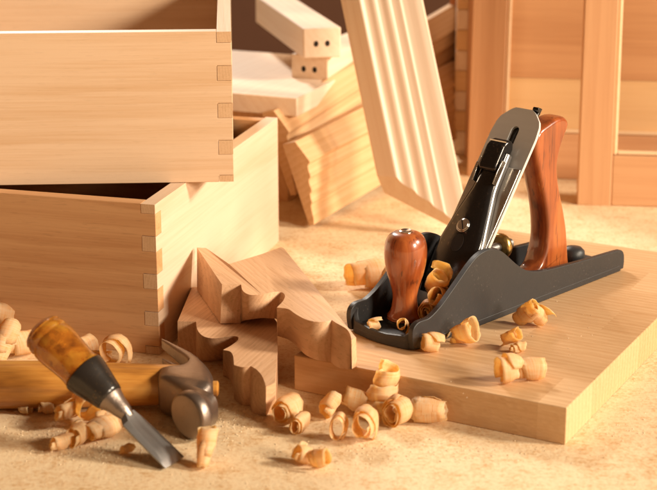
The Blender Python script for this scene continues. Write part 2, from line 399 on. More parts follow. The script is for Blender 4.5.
# knob
kp = [(.0, 0), (.0104, 0), (.0112, .0010), (.0112, .0024), (.0098, .0048), (.0086, .0085), (.0080, .013), (.0080, .017), (.0088, .0215), (.0104, .0275), (.0122, .034), (.0134, .041), (.0138, .0475), (.0132, .0535), (.0115, .0580), (.0088, .0606), (.0058, .0615), (.0040, .0616), (.0, .0616)]
kn = thing_k = BM(); lathe(kn, [(max(r, 1e-5), z) for r, z in spline([(a * 1.06, b) for a, b in kp], 3)], 48)
K = place(link('knob', kn, M['rosewood'], PL, smooth=180), (.0318, W / 2 + .0045, .0075))
bm = BM(); lathe(bm, [(.0046, 0), (.0046, .0010), (.0036, .0015), (.0011, .0008), (.00001, .0008)], 24)
place(link('knob_nut', bm, M['chrome'], K, smooth=40), (0, 0, .0613))
# tote (rear handle)
ts = [(.149, .0075), (.152, .0125), (.1585, .0145), (.1655, .0185), (.1700, .027), (.1722, .037), (.1712, .050), (.1680, .064), (.1618, .082), (.1562, .098), (.1540, .107), (.1548, .115), (.1590, .1205), (.168, .1235), (.179, .1262), (.1885, .1255), (.1935, .1205), (.1925, .1155), (.1885, .109), (.1845, .101), (.1825, .092), (.1830, .084), (.1860, .072), (.1920, .056), (.1965, .042), (.1990, .030), (.2005, .019), (.2020, .0120), (.2035, .0050), (.150, .0045)]
to = spline(ts[:-2], 3) + [ts[-2], ts[-1]]
bm = BM()
cx_, cz_ = .178, .07
ht = .0088
def inset(pts, d):
    out = []; n = len(pts)
    for i in range(n):
        a, b, c = Vector(pts[i - 1]), Vector(pts[i]), Vector(pts[(i + 1) % n])
        t1 = (c - a); t1.normalize(); nn = Vector((-t1.y, t1.x)); out.append(tuple(b - nn * d))
    return out
area = sum(a[0] * b[1] - b[0] * a[1] for a, b in zip(to, to[1:] + to[:1]))
sg = -1 if area > 0 else 1
rings = []
for y, d in ((-ht, .0046), (-ht * .985, .0034), (-ht * .90, .0019), (-ht * .74, .0007), (-ht * .45, .0001), (0, 0), (ht * .45, .0001), (ht * .74, .0007), (ht * .90, .0019), (ht * .985, .0034), (ht, .0046)):
    rings.append([(p[0], W / 2 - .0022 + y, p[1]) for p in inset(to, d * sg * .8)])
loft(bm, rings)
TO = link('handle', bm, M['rosewood'], PL, smooth=180)
for p_ in TO.data.polygons:
    if len(p_.vertices) > 6: p_.use_smooth = False
# frog and blade assembly: s along the iron, n out of its face
BA = R(54.0); OX = .0540
def fr(s, y, nn): return (OX + s * math.cos(BA) - nn * math.sin(BA), y - .0025, .0005 + s * math.sin(BA) + nn * math.cos(BA))
bm = BM()
prism(bm, [(.060, .004), (.0605, .0065), (.0925, .0480), (.099, .0480), (.112, .028), (.118, .004)], lambda x, z: (x, .008, z), lambda x, z: (x, W - .008, z))
link('frog', bm, M['cast'], PL, bevel=.001)
def plate(bm, outer, inner, n0, n1):
    "flat plate in the iron's frame with a slot (outer and inner loops of equal length)"
    L = []
    for loop, nn in ((outer, n0), (inner, n0), (inner, n1), (outer, n1)):
        L.append([bm.verts.new(fr(s, W / 2 + y, nn)) for s, y in loop])
    k = len(outer)
    for a, b in ((0, 1), (1, 2), (2, 3), (3, 0)):
        for i in range(k):
            j = (i + 1) % k; bm.faces.new((L[a][i], L[a][j], L[b][j], L[b][i]))
def resample(pts, n, start=0.0):
    P = [Vector(p) for p in pts]; P.append(P[0]); d = [0]
    for a, b in zip(P, P[1:]): d.append(d[-1] + (b - a).length)
    out = []
    for i in range(n):
        t = (i / n + start) % 1 * d[-1]
        for k in range(len(P) - 1):
            if t <= d[k + 1]:
                u = (t - d[k]) / max(1e-9, d[k + 1] - d[k]); out.append(tuple(P[k].lerp(P[k + 1], u))); break
    return out
hw = .0198
outer = [(.001, -hw), (.145, -hw), (.1540, -hw + .0012), (.1580, -hw + .003), (.1640, -hw + .009), (.1660, -hw + .0125), (.1660, hw - .0125), (.1640, hw - .009), (.1580, hw - .003), (.1540, hw - .0012), (.145, hw), (.001, hw)]
def slot(s0, s1, w, n=8):
    return [(s1 - w + w * math.sin(math.pi * i / n), -w * math.cos(math.pi * i / n)) for i in range(n + 1)] + [(s0 + w * (1 - math.sin(math.pi * i / n)), w * math.cos(math.pi * i / n)) for i in range(n + 1)]
import cmath
def match(outer, inner, n=64):
    co = (.09, 0)
    A = resample(outer, n); B = resample(inner, n)
    ci = ((inner[0][0] + inner[-1][0]) / 2, 0)
    def k0(P, c): return min(range(n), key=lambda i: abs(math.atan2(P[i][1], P[i][0] - c[0]) - 0.0) if P[i][0] > c[0] else 9)
    a = max(range(n), key=lambda i: A[i][0] - abs(A[i][1]) * .1); b = max(range(n), key=lambda i: B[i][0] - abs(B[i][1]) * .1)
    return A[a:] + A[:a], B[b:] + B[:b]
# exact outline is kept by adding the outline's own corners, so resample finely
oo, ii = match(outer, slot(.060, .1520, .0034), 160)
bm = BM(); plate(bm, oo, ii, .0, .0024)
link('iron', bm, M['steel'], PL, smooth=25)
# cap iron: narrower plate lying on the iron, humped at its lower end
bm = BM()
prof = [(.003, .0026), (.006, .0045), (.013, .0058), (.022, .0052), (.034, .0040), (.120, .0040), (.121, .0026)]
prism(bm, prof, lambda s, nn: fr(s, W / 2 - hw + .0006, nn), lambda s, nn: fr(s, W / 2 + hw - .0006, nn))
link('cap_iron', bm, M['chrome'], PL, bevel=.0003)
# lever cap: tapering shell, thick rounded back
def capw(s): return interp([(.018, .0194), (.046, .0194), (.060, .0182), (.080, .0138), (.100, .0092), (.128, .0078)], s)
def caph(s): return interp([(.018, .0062), (.030, .0084), (.05, .0102), (.075, .0110), (.10, .0112), (.128, .0112)], s)
rings = []
for i in range(23):
    s = .018 + .110 * i / 22; w, h = capw(s), caph(s)
    rings.append([fr(s, W / 2 - w, .0046), fr(s, W / 2 - w + .0002, h - .003), fr(s, W / 2 - w + .0014, h - .0008), fr(s, W / 2 - w + .004, h), fr(s, W / 2, h + .0006), fr(s, W / 2 + w - .004, h), fr(s, W / 2 + w - .0014, h - .0008), fr(s, W / 2 + w - .0002, h - .003), fr(s, W / 2 + w, .0046)])
bm = BM(); loft(bm, rings)
CAP = link('lever_cap', bm, M['capblack'], PL, smooth=50)
# bright ground edge along the far side of the cap
for sgn in (1, -1):
    rings = []
    for i in range(23):
        s = .018 + .110 * i / 22; w, h = capw(s) + .0001, caph(s)
        y = W / 2 + sgn * w
        rings.append([fr(s, y, .0040), fr(s, y + sgn * .0006, .0042), fr(s, y + sgn * .0006, h - .0036), fr(s, y, h - .0026)])
    bm = BM(); loft(bm, rings); link('cap_edge', bm, M['steel_b'], CAP, smooth=20)
# keyhole and screw
def disc_prism(bm, s0, y0, r, n0, n1, n=24, sy=1.0, ss=1.0):
    prism(bm, [(r * ss * math.cos(2 * math.pi * i / n), r * sy * math.sin(2 * math.pi * i / n)) for i in range(n)], lambda a, b: fr(s0 + a, y0 + b, n0), lambda a, b: fr(s0 + a, y0 + b, n1))
bm = BM(); disc_prism(bm, .0565, W / 2, .0046, .0090, .01130, ss=1.45)
link('keyhole', bm, M['hole'], CAP)
bm = BM(); disc_prism(bm, .0690, W / 2, .0052, .010, .0134); disc_prism(bm, .0690, W / 2, .0042, .0134, .0140)
SCR = link('cap_screw', bm, M['chrome'], PL, bevel=.0003)
bm = BM(); prism(bm, [(-.0040, -.0005), (.0040, -.0005), (.0040, .0005), (-.0040, .0005)], lambda a, b: fr(.0690 + a * .8, W / 2 + b + a * .5, .0136), lambda a, b: fr(.0690 + a * .8, W / 2 + b + a * .5, .01415))
link('screw_slot', bm, M['hole'], SCR)
# cam lever at the head of the cap
cam_p = [(.1120, .0110), (.1120, .0142), (.1150, .0160), (.1300, .0164), (.1345, .0146), (.1375, .0112), (.1370, .0072), (.1330, .0048), (.1285, .0048), (.1270, .0110)]
bm = BM(); prism(bm, cam_p, lambda s, nn: fr(s, W / 2 - .0074, nn), lambda s, nn: fr(s, W / 2 + .0074, nn))
CAM = link('cam_lever', bm, M['capblack'], PL, bevel=.0012)
bm = BM()
for y in (-.0094, .0086): prism(bm, [(.103, .009), (.103, .0130), (.112, .0140), (.121, .0134), (.1215, .009)], lambda s, nn: fr(s, W / 2 + y, nn), lambda s, nn: fr(s, W / 2 + y + .0008, nn))
link('cam_bracket', bm, M['chrome'], CAM, bevel=.0002)
bm = BM(); prism(bm, [(.1335, .0151), (.1343, .0143), (.1343, .0156)], lambda s, nn: fr(s, W / 2 - .0072, nn), lambda s, nn: fr(s, W / 2 + .0072, nn))
link('cam_highlight', bm, M['chrome'], CAM)  # bright strip modelled as the highlight line on the lever's top edge
# lateral lever, its tip shows just over the iron
bm = BM()
prism(bm, [(.070, -.001), (.070, -.0035), (.163, -.0035), (.163, -.001)], lambda s, nn: fr(s, W / 2 - .0105, nn), lambda s, nn: fr(s, W / 2 + .0052, nn))  # wide blocking bar added behind the iron's slot to keep it dark
prism(bm, [(.160, -.001), (.160, -.0035), (.170, -.0035), (.170, -.001)], lambda s, nn: fr(s, W / 2 - .0102, nn), lambda s, nn: fr(s, W / 2 - .0060, nn))
prism(bm, [(.1650, -.0036), (.1668, .0010), (.1692, .0013), (.1705, -.0036)], lambda s, nn: fr(s, W / 2 - .0105, nn), lambda s, nn: fr(s, W / 2 - .0055, nn))
link('lateral_lever', bm, M['capblack'], PL, bevel=.0006)
# brass adjusting wheel behind the frog
bm = BM()
rr = []
for zz, rad in ((0, .0078), (.0010, .0090), (.0020, .0094), (.0042, .0094), (.0052, .0090), (.0062, .0078)):
    rr.append([(zz, (rad - (.0002 if i % 2 else 0)) * math.cos(2 * math.pi * i / 60), (rad - (.0002 if i % 2 else 0)) * math.sin(2 * math.pi * i / 60)) for i in range(60)])
loft(bm, rr)
WH = place(link('adjusting_wheel', bm, M['brass'], PL, smooth=30), (.1290, W / 2 + .001, .0375))
bm = BM(); rr = [[(x, .0035 * math.cos(2 * math.pi * i / 16), .0035 * math.sin(2 * math.pi * i / 16)) for i in range(16)] for x in (-.014, .014)]; loft(bm, rr)
link('wheel_stud', bm, M['steel_b'], WH, smooth=40)

# ------------------------------------------------------------------ carved bracket pieces
def slab(name, label, pts, zf, thick, grainyaw):
    """pts: (x, y, xb, yb, lift) outline of the top face and of the foot; zf(x) height of the underside, lift hollows it"""
    top, bot = [], []
    for x, y, xb, yb, lf in pts:
        zb = zf(x) + lf; top.append(at(x, y, zf(x) + thick(x))); bot.append(at(xb, yb, zb))
    c = sum(top, Vector()) / len(top); c.z = 0
    bm = BM(); rz = Matrix.Rotation(-grainyaw, 3, 'Z')
    V = loft(bm, [[rz @ (p - c) for p in bot], [rz @ (p - c) for p in top]], caps=False)
    for ring in V:
        for t in tessellate_polygon([[Vector((v.co.x, v.co.y, 0)) for v in ring]]):
            try: bm.faces.new([ring[i] for i in t])
            except ValueError: pass
    o = link(name, bm, M['beech'], bevel=.0008, smooth=28); place(o, c, (0, 0, grainyaw))
    return tag(o, label, 'carved bracket', 'scroll shaped beech bracket pieces')
def mixs(parts):
    "parts: lists of points; a list flagged smooth gets splined"
    out = []
    for pts, sm in parts:
        q = [tuple(p) for p in (spline([Vector(p) for p in pts], 4) if sm else pts)]
        if out and (Vector(out[-1][:2]) - Vector(q[0][:2])).length < .3: q = q[1:]
        out += q
    return out
low = mixs([([(201, 287, 201, 324, 0), (192, 287, 192, 324, 0), (177.5, 321.5, 178, 358, 0), (196, 321.5, 196, 360, 0)], 0),
            ([(196, 321.5, 196, 360, 0), (197.5, 330, 198, 361, 0), (203, 336, 204, 361.5, 0), (212, 338.3, 213, 361.5, 0), (222, 337.5, 222, 360, 0), (232, 336, 231, 359, 0), (238, 337, 237, 359, 0), (237.5, 340.5, 236.5, 362, 0), (231, 345.5, 230, 368, 0), (223, 350, 223, 376, 0)], 1),
            ([(223, 350, 223, 376, 0), (230, 351.5, 229, 379, 0), (233, 356, 232.5, 386, 0), (234, 365, 234, 399, 0)], 1),
            ([(234, 365, 234, 399, 0), (242, 367, 242, 405, 0), (250.7, 366, 250, 406, 0)], 1),
            ([(250.7, 366, 250.2, 411, 0), (257, 370, 256, 414, 0), (262.5, 377, 261, 415.5, 0), (266, 387, 266, 416, 0)], 1),
            ([(275.5, 383, 275.5, 406, 0), (277.5, 350, 278, 386, 0), (277, 322, 278, 360, 0), (262, 303, 262, 341, 0), (240, 299, 240, 337, 0), (215, 303, 215, 340, 0)], 0)])
slab('bracket_piece', 'lower scroll-cut beech bracket lying on the bench beside the hammer head', low, lambda x: 0.0, lambda x: .0285, R(70))
up = mixs([([(206, 248, 206, 288, 0), (197, 247.5, 197, 290, 0), (222, 284.5, 220.5, 323.5, 0), (241, 284.5, 240, 323.5, 0)], 0),
           ([(241, 284.5, 240, 323.5, 0), (243, 291, 243, 321, .002), (250.3, 294.8, 250, 319.5, .005), (262, 294.3, 262, 318, .007), (274, 291.9, 272, 318.5, .007), (281, 292, 276, 319, .006), (285, 295.3, 278, 321, .005), (283, 301, 278, 327, .002), (276.8, 307.5, 277.5, 336, 0)], 1),
           ([(276.8, 307.5, 277.5, 336, 0), (288, 309, 289, 340, 0), (295.6, 314, 297, 346.5, 0), (304.8, 319, 305, 354.5, 0), (314, 321.5, 314, 359, 0), (323.2, 321.8, 323, 361, 0), (331.7, 320, 331, 362, 0)], 1),
           ([(331.7, 320, 331, 362, 0), (337, 323.4, 337, 367, 0), (346, 328.5, 345, 369, 0), (350, 334, 350, 369.5, 0), (351.5, 340, 352, 369, 0)], 1),
           ([(356, 337.5, 357, 366, 0), (284, 248.5, 285, 280, 0), (281, 247, 281, 279, 0), (262, 254, 262, 287, 0), (229, 264, 229, 298, 0)], 0)])
slab('bracket_piece', 'upper scroll-cut beech bracket resting across the other bracket and the board corner', up, lambda x: .0292 - max(0, x - 222) / 130 * .0040, lambda x: .0285 - .0038 * min(1, max(0, (x - 245) / 30)), R(118))

# ------------------------------------------------------------------ claw hammer
HZ = .0150
HM = thing('claw_hammer', 'claw hammer with rust brown steel head and orange wooden handle lying on the bench', 'hammer', (-.083, .950, 0), 0)
def hl(x, y, z): return (x + .083, y - .950, z)
bm = BM(); rings = []
for i in range(30):
    x = -.096 - .30 * i / 29
    k = interp([(-.42, 1.0), (-.19, .98), (-.15, .92), (-.105, .83), (-.09, .8)], x)
    kk = k * .0152
    rings.append([hl(x, .953 + a * 1.0, .0152 + b) for a, b in sell(kk * 1.05, min(kk, .0150), 28, 2.3)])
loft(bm, rings); link('handle', bm, M['ash'], HM, smooth=60)
# head: one loft from striking face to the crotch of the claw, then two tines
bm = BM()
def ringc(c, d, a, b, e, n=28):
    "cross section of half width a (in the bench plane) and half height b, perpendicular to d"
    d = Vector((d[0], d[1], 0)).normalized(); s = Vector((d.y, -d.x, 0))
    return [hl(*(Vector(c) + s * u + Vector((0, 0, v)))) for u, v in sell(a, b, n, e)]
fx = -.0835
dirf = Vector((.10, 1.0))
hz = .0158
secs = []
fc = at(186.0, 416.5, .0158); fd = Vector((.68, .73))
def pr2(pi, po, b, e=4.0, zc=.0155, n=28):
    "section between an inner and an outer point of the head's upper edge"
    A, B = at(*pi, .028), at(*po, .028); c = (A + B) / 2; hv = (B - A) / 2; hv.z = 0
    return [hl(c.x + hv.x * u, c.y + hv.y * u, zc + v) for u, v in sell(1, b, n, e)]
def fsec(d, a, dx, wdx):
    c = Vector((fc.x, fc.y)) + fd * d + Vector((dx, 0)); return ringc((c.x, c.y, .0158), (fd.x * (1 - wdx), fd.y + 0), a, a, 2 + wdx * 1.5)
for d, a, dx, wv in ((0, .0130, 0, 0), (.0004, .0141, 0, 0), (.0018, .0150, 0, 0), (.0060, .0152, 0, 0), (.0080, .0145, 0, 0), (.0095, .0122, 0, .1), (.0135, .0112, -.0018, .3), (.0185, .0118, -.0046, .6)):
    secs.append(fsec(d, a, dx, wv))
secs += [pr2((166, 378.5), (206, 388), .0124, 3), pr2((159.5, 376.4), (211.5, 384.2), .0138, 4.5), pr2((157.6, 375.2), (213, 382.4), .0141, 5.5), pr2((157.5, 372), (213.5, 378), .0141, 5.5), pr2((158, 367.5), (213.5, 373.5), .0141, 5), pr2((162, 366.2), (212.5, 370.5), .0139, 4.5),
         pr2((171, 366.0), (210.5, 366.5), .0136, 4), pr2((179, 364.5), (207.5, 363.2), .0132, 4), pr2((184.5, 361.5), (203, 359.2), .0128, 4), pr2((187, 358.5), (199.5, 356.6), .0126, 4)]
loft(bm, secs)
path = [((187.3, 358.2), (199.2, 356.5), 0), ((184.5, 354.5), (191.5, 351.2), .15), ((179, 350.5), (184, 347.4), .35), ((172.5, 346.4), (176, 343.6), .6), ((166, 342.0), (168, 339.6), .85), ((161.5, 338.9), (162, 337.4), 1)]
for sg_ in (1, -1):
    rr = []
    for pi, po, t in path:
        gap = .0003 + .0035 * t; top = .0124 - .0020 * t
        rr.append(pr2(pi, po, (top - gap) / 2, 4, .0155 + .0016 * t + sg_ * (gap + top) / 2, 20))
    loft(bm, rr)
HD = link('head', bm, M['hammer'], HM, smooth=38)
bm = BM()
rr = [ringc((fc.x - fd.x * .0002 * (k + .3), fc.y - fd.y * .0002 * (k + .3), .0158), fd, .0128 - k * .0014, .0128 - k * .0014, 2) for k in range(3)]
loft(bm, rr); link('striking_face', bm, M['face'], HD, smooth=60)
bm = BM(); rr = [[hl(x, .935 + a, hz + .004 + b) for a, b in sell(.0085 * k, .0065 * k, 20, 2.4)] for x, k in ((-.080, .7), (-.0698, .7), (-.0690, .5))]
loft(bm, rr); link('handle_end', bm, M['ash'], HM, smooth=50)

# ------------------------------------------------------------------ chisel resting on the hammer handle
tip = at(175, 462, .0022); butt = at(39, 328, .0680)
dv = (butt - tip); Lc = dv.length; dv.normalize()
CH = thing('chisel', 'chisel with clear amber handle and dark collar, propped on the hammer handle', 'chisel', tip)
CH.rotation_mode = 'QUATERNION'; CH.rotation_quaternion = dv.to_track_quat('X', 'Z')
S = Lc / .175
def cring(x, a, b, e, n=32): return [(x * S, u, v) for u, v in sell(a, b, n, e)]
# blade: flat back, bevelled edges, ground tip
def bsec(x, w, t, bev, zc=0): return [(x * S, -w, zc - .0012), (x * S, w, zc - .0012), (x * S, w, zc - .0002), (x * S, w - bev, zc + t), (x * S, -w + bev, zc + t), (x * S, -w, zc - .0002)]
bm = BM()
loft(bm, [bsec(0, .0094, -.0009, .0002), bsec(.0075, .0094, .0010, .0026), bsec(.020, .0093, .0011, .0036), bsec(.044, .0090, .0015, .0036), bsec(.054, .0086, .0022, .0032), bsec(.060, .0056, .0030, .0018)])
link('blade', bm, M['steel_b'], CH, bevel=.00015, smooth=20)
bm = BM(); prof = [(.0565, .0032), (.060, .0040), (.063, .0050), (.068, .0058), (.074, .0066), (.079, .0078), (.083, .0088), (.0855, .0090)]
loft(bm, [cring(x, a, a * .97, 2) for x, a in prof]); link('neck', bm, M['hammer'], CH, smooth=60)
prof = [(.0815, .0080), (.0825, .0090), (.0850, .0096), (.092, .0106), (.100, .0119), (.108, .0131), (.1135, .0139), (.1160, .0139), (.1170, .0126)]
bm = BM(); loft(bm, [cring(x, a, a, 2) for x, a in prof]); link('ferrule', bm, M['ferrule'], CH, smooth=50)
prof = [(.1166, .0100), (.1170, .0124), (.1180, .0132), (.121, .0128), (.127, .0126), (.135, .0130), (.145, .0138), (.153, .0141), (.158, .0139), (.1595, .0131), (.161, .0131), (.162, .0137), (.166, .0134), (.1672, .0127), (.1685, .0127), (.1695, .0130), (.172, .0118), (.1745, .0090), (.1755, .0050), (.1757, .0010)]
bm = BM(); loft(bm, [cring(x, a, a, 2, 48) for x, a in prof]); link('handle', bm, M['amber'], CH, smooth=50)

# ------------------------------------------------------------------ shavings
def shaving(label, pos, yaw, r=.006, w=.010, turns=2.0, grow=.35, drift=.4, roll=0.0, pitch=0.0, cone=0.0, tail=0.0, lift=0.0, n=None, group='curled wood shavings scattered on bench and board', sq=None):
    """a rolled ribbon: axis along local x, w wide; grow = how much the spiral opens, drift = sideways run per turn (in widths)"""
    n = n or int(26 * turns) + 6; m = 5; w *= .95; sq = sq or rnd.uniform(.68, .95)
    bm = BM(); uvl = bm.loops.layers.uv.new('uv'); rows = []; s = 0; prev = None
    ph = rnd.uniform(0, 6.28); se = rnd.uniform(0, 100)
    for i in range(n + 1):
        t = i / n; a = ph + t * turns * 2 * math.pi
        rr = r * (1 - grow * (1 - t)) * (1 + .07 * math.sin(a * 1.7 + se))
        if tail and t > .82: rr *= 1 + tail * ((t - .82) / .18) ** 2
        row = []
        wl = w * (1 - .25 * max(0, (.12 - t) / .12)) * (1 - .45 * max(0, (t - .9) / .1))
        for j in range(m + 1):
            u = j / m - .5
            edge = w * (.10 * noise.noise(Vector((i * .35, j * 9, se))) + .02 * noise.noise(Vector((i * 2.1, j * 9, se)))) if j in (0, m) else 0
            rad = rr * (1 + cone * u * 2 + .05 * math.cos(u * 6)) + .0011 * noise.noise(Vector((i * .22, u * 2, se + 5))) + .00035 * noise.noise(Vector((i * 1.1, u * 3, se + 9)))
            x = u * wl + edge + drift * w * (t - .5) * turns
            row.append((x, rad * sq * math.cos(a), rad * math.sin(a)))
        rows.append(row)
    V = [[bm.verts.new(p) for p in row] for row in rows]
    for i in range(n):
        for j in range(m):
            f = bm.faces.new((V[i][j], V[i][j + 1], V[i + 1][j + 1], V[i + 1][j]))
            for lo, (uu, vv) in zip(f.loops, ((i, j), (i, j + 1), (i + 1, j + 1), (i + 1, j))): lo[uvl].uv = (uu / n * turns, vv / m)
    rot = Matrix.Rotation(yaw, 4, 'Z') @ Matrix.Rotation(pitch, 4, 'Y') @ Matrix.Rotation(roll, 4, 'X')
    zmin = min((rot @ v.co).z for v in bm.verts)
    o = link('wood_shaving', bm, M['shaving'], smooth=180)
    md = o.modifiers.new("t", 'SOLIDIFY'); md.thickness = .00012; md.offset = 0
    o.rotation_euler = rot.to_euler(); o.location = (pos.x, pos.y, pos.z - zmin + lift + .0002)
    return tag(o, label, 'wood shaving', group)
def sh(px, py, label, yaw, z=0.0, **k):
    "px, py: where it touches the surface at height z"
    return shaving(label, at(px, py, z), R(yaw), **k)
BT = T
# on the board, right of the plane
sh(431, 352, 'open shaving curl on the board touching the toe corner of the hand plane', 25, BT, r=.0068, w=.012, turns=1.3, grow=.2, tail=.5, pitch=.25)
sh(463, 345, 'large curl with dark red hollow on the board against the side of the hand plane', -20, BT, r=.0082, w=.014, turns=1.8, grow=.35, tail=.25, pitch=-.35, cone=.2)
sh(446, 338, 'thin bent shaving strip between the two curls beside the hand plane', 60, BT, r=.0058, w=.006, turns=.7, grow=.1)
sh(527, 327, 'upright curl with open mouth on the board, left one of the pair behind', -50, BT, r=.0068, w=.017, turns=1.7, grow=.3, pitch=-.75, cone=-.15)
sh(538, 328, 'curl with pointed tail on the board, right one of the pair behind', 40, BT, r=.0060, w=.015, turns=1.6, grow=.3, tail=.9, pitch=.7)
sh(510, 349, 'slim tilted curl in the middle of the board between the other curls', -45, BT, r=.0048, w=.013, turns=1.8, grow=.35, pitch=-.55)
sh(517, 353, 'small tight curl end in the middle of the board', 20, BT, r=.0038, w=.007, turns=2.2, grow=.6)
sh(509, 383, 'wide open round curl on the board nearest the front edge', 12, BT, r=.0092, w=.012, turns=1.6, grow=.18, cone=-.2)
sh(527, 380, 'double rolled curl on the board beside the wide open round one', 8, BT, r=.0075, w=.017, turns=2.6, grow=.35, drift=.2)
# inside the plane
PZ = T + .0045
sh(374, 331, 'crumpled reddish shaving lying in the toe of the hand plane', 30, PZ, r=.0045, w=.009, turns=1.2, tail=.4)
sh(402, 336, 'crumpled pale shaving at the foot of the wooden knob', 80, PZ, r=.0048, w=.011, turns=1.3, tail=.5, pitch=.5)
sh(428, 321, 'tight spiral curl between knob and lever cap, rings facing the viewer', 70, PZ + .003, r=.0088, w=.014, turns=3.4, grow=.75, drift=.03)
sh(438, 312, 'big pale curl resting on top of the plane throat behind the spiral curl', 60, PZ + .009, r=.0080, w=.014, turns=2.0, grow=.4, pitch=.45, tail=.3)
sh(437, 300, 'loose pale curl standing highest between knob and lever cap', -60, PZ + .014, r=.0085, w=.016, turns=1.8, grow=.3, pitch=-.9, tail=.4)
# behind, left of the knob
sh(368, 288, 'blurred orange curl on the bench behind, left of the wooden knob', 15, r=.0120, w=.022, turns=2.3, grow=.3)
sh(390, 289, 'blurred orange curl on the bench behind, half hidden by the wooden knob', -25, r=.0105, w=.016, turns=2.2, grow=.3)
# in front of the board
sh(287, 423, 'long rolled curl in front of the brackets, left and larger of two', 62, r=.0088, w=.018, turns=2.4, grow=.5, drift=.1)
sh(299, 433, 'short rolled curl in front of the brackets, right and smaller of two', 68, r=.0072, w=.014, turns=2.6, grow=.55, drift=.1)
sh(303, 465, 'ragged crumpled shaving nearest the viewer in front of the board', 30, r=.0062, w=.009, turns=1.6, tail=.6, pitch=.4)
sh(319, 468, 'frayed small curl nearest the viewer, right of the ragged one', -25, r=.0058, w=.010, turns=1.8, tail=.4, pitch=-.3)
sh(330, 417, 'pale curl close to the board front, left one at the back of the cluster', 55, r=.0065, w=.012, turns=1.7, grow=.3, pitch=-.5)
sh(355, 414, 'bent broad shaving close to the board front, behind the big open curl', -15, r=.0070, w=.015, turns=1.4, grow=.2, pitch=.3)
sh(338, 441, 'narrow upright open loop in the front of the cluster before the board', 78, r=.0092, w=.009, turns=2.0, grow=.3, pitch=.1, sq=.6)
sh(364, 442, 'big open curl with folded lip in the front of the cluster before the board', 70, r=.0098, w=.011, turns=2.2, grow=.35, tail=.25, sq=.75)
sh(384, 413, 'tall twisted ringlet of shaving standing upright against the front face of the board', 40, r=.0070, w=.0105, turns=3.2, grow=-.6, pitch=-1.25, drift=.95, sq=.9)
sh(396, 409, 'small ringlet behind the large spiral curl, touching the board front', 80, r=.0050, w=.008, turns=2.0, grow=.3, pitch=-.9, drift=.6)
sh(397, 426, 'large spiral curl before the board with its rings facing the viewer', 52, r=.0108, w=.014, turns=3.0, grow=.6, drift=.04, sq=.8)
sh(429, 423, 'tapered tube of shaving lying right of the large spiral curl', -10, r=.0076, w=.021, turns=2.2, grow=.15, drift=.06, cone=-.12)
# by the hammer and chisel
sh(206, 464, 'lone upright curl between the hammer face and the chisel tip', 75, r=.0062, w=.018, turns=1.8, grow=.2, pitch=-.95, cone=.15, sq=.95)
sh(127, 454, 'small dark chip of shaving beside the chisel blade', 40, r=.0035, w=.008, turns=.8)
sh(62, 450, 'lowest left short tube in the heap of shavings under the chisel', 38, r=.0052, w=.011, turns=2, grow=.3)
sh(78, 446, 'yellow looped curl in the heap of shavings under the chisel', 66, r=.0078, w=.011, turns=1.8, grow=.2)
sh(101, 440, 'pale rolled tube pointing right in the heap under the chisel', 48, r=.0068, w=.016, turns=2, grow=.25)
sh(68, 428, 'upper left folded tube in the heap of shavings under the chisel', 42, r=.0058, w=.012, turns=1.8, grow=.2, lift=.006)
sh(86, 424, 'broad pale curl on top of the heap under the chisel', -62, r=.0085, w=.016, turns=1.6, grow=.2, lift=.004)
sh(112, 428, 'ringed curl under the chisel neck at the right of the heap', 20, r=.0072, w=.013, turns=2.4, grow=.3)
sh(70, 412, 'reddish curl behind the heap close to the hammer handle', 50, r=.0060, w=.012, turns=1.7)
sh(46, 415, 'crumbly small shaving in front of the hammer handle', 20, r=.0038, w=.008, turns=1.3, tail=.5)
sh(25, 414, 'tiny shaving leftmost in front of the hammer handle', -20, r=.0030, w=.007, turns=1.2, tail=.5)
# behind the hammer handle
sh(84, 357, 'tight orange curl behind the amber chisel handle', 60, r=.0078, w=.013, turns=2.4, grow=.5)
sh(97, 362, 'low folded shaving between two orange curls before the drawer', 0, r=.0040, w=.016, turns=1.4)
sh(113, 365, 'orange looped curl with raised tip standing before the lower drawer', 72, r=.0108, w=.010, turns=1.8, grow=.35, tail=.5)
sh(6, 362, 'tall pale curl at the far left behind the hammer handle', 60, r=.0085, w=.018, turns=2.6, grow=.3, pitch=-.9, drift=.4)
sh(20, 358, 'tight curl far left between the tall curl and the chisel handle', 30, r=.0092, w=.018, turns=2.0, grow=.4, lift=.002)
sh(2, 340, 'loose curl far left leaning against the lower drawer front', 20, r=.0085, w=.016, turns=1.7, grow=.3, lift=.010, pitch=.4)

# sawdust and crumbs
bm = BM()
def crumb(p, s):
    a = rnd.uniform(0, 6.28); q = Matrix.Rotation(a, 3, 'Z') @ Matrix.Rotation(rnd.uniform(-.5, .5), 3, 'X')
    sx, sy, sz = s * rnd.uniform(.6, 1.6), s * rnd.uniform(.4, 1.0), s * rnd.uniform(.10, .35)
    vs = [bm.verts.new(p + q @ Vector(v)) for v in ((-sx, -sy, 0), (sx, -sy * .7, 0), (sx * .8, sy, 0), (-sx * .7, sy * .8, 0), (rnd.uniform(-.3, .3) * sx, rnd.uniform(-.3, .3) * sy, sz * 2))]
    for f in ((0, 1, 4), (1, 2, 4), (2, 3, 4), (3, 0, 4), (3, 2, 1, 0)): bm.faces.new([vs[i] for i in f])
cl = [(45, 425, 45, 14, 420), (90, 452, 60, 10, 900), (60, 440, 30, 9, 900), (150, 430, 40, 10, 500), (240, 420, 30, 14, 400), (130, 450, 25, 8, 150), (300, 462, 30, 8, 120), (420, 450, 90, 16, 200), (360, 455, 60, 14, 120), (480, 452, 60, 12, 120), (275, 412, 12, 5, 90), (205, 440, 50, 22, 160), (620, 430, 30, 14, 110), (340, 280, 70, 16, 160)]
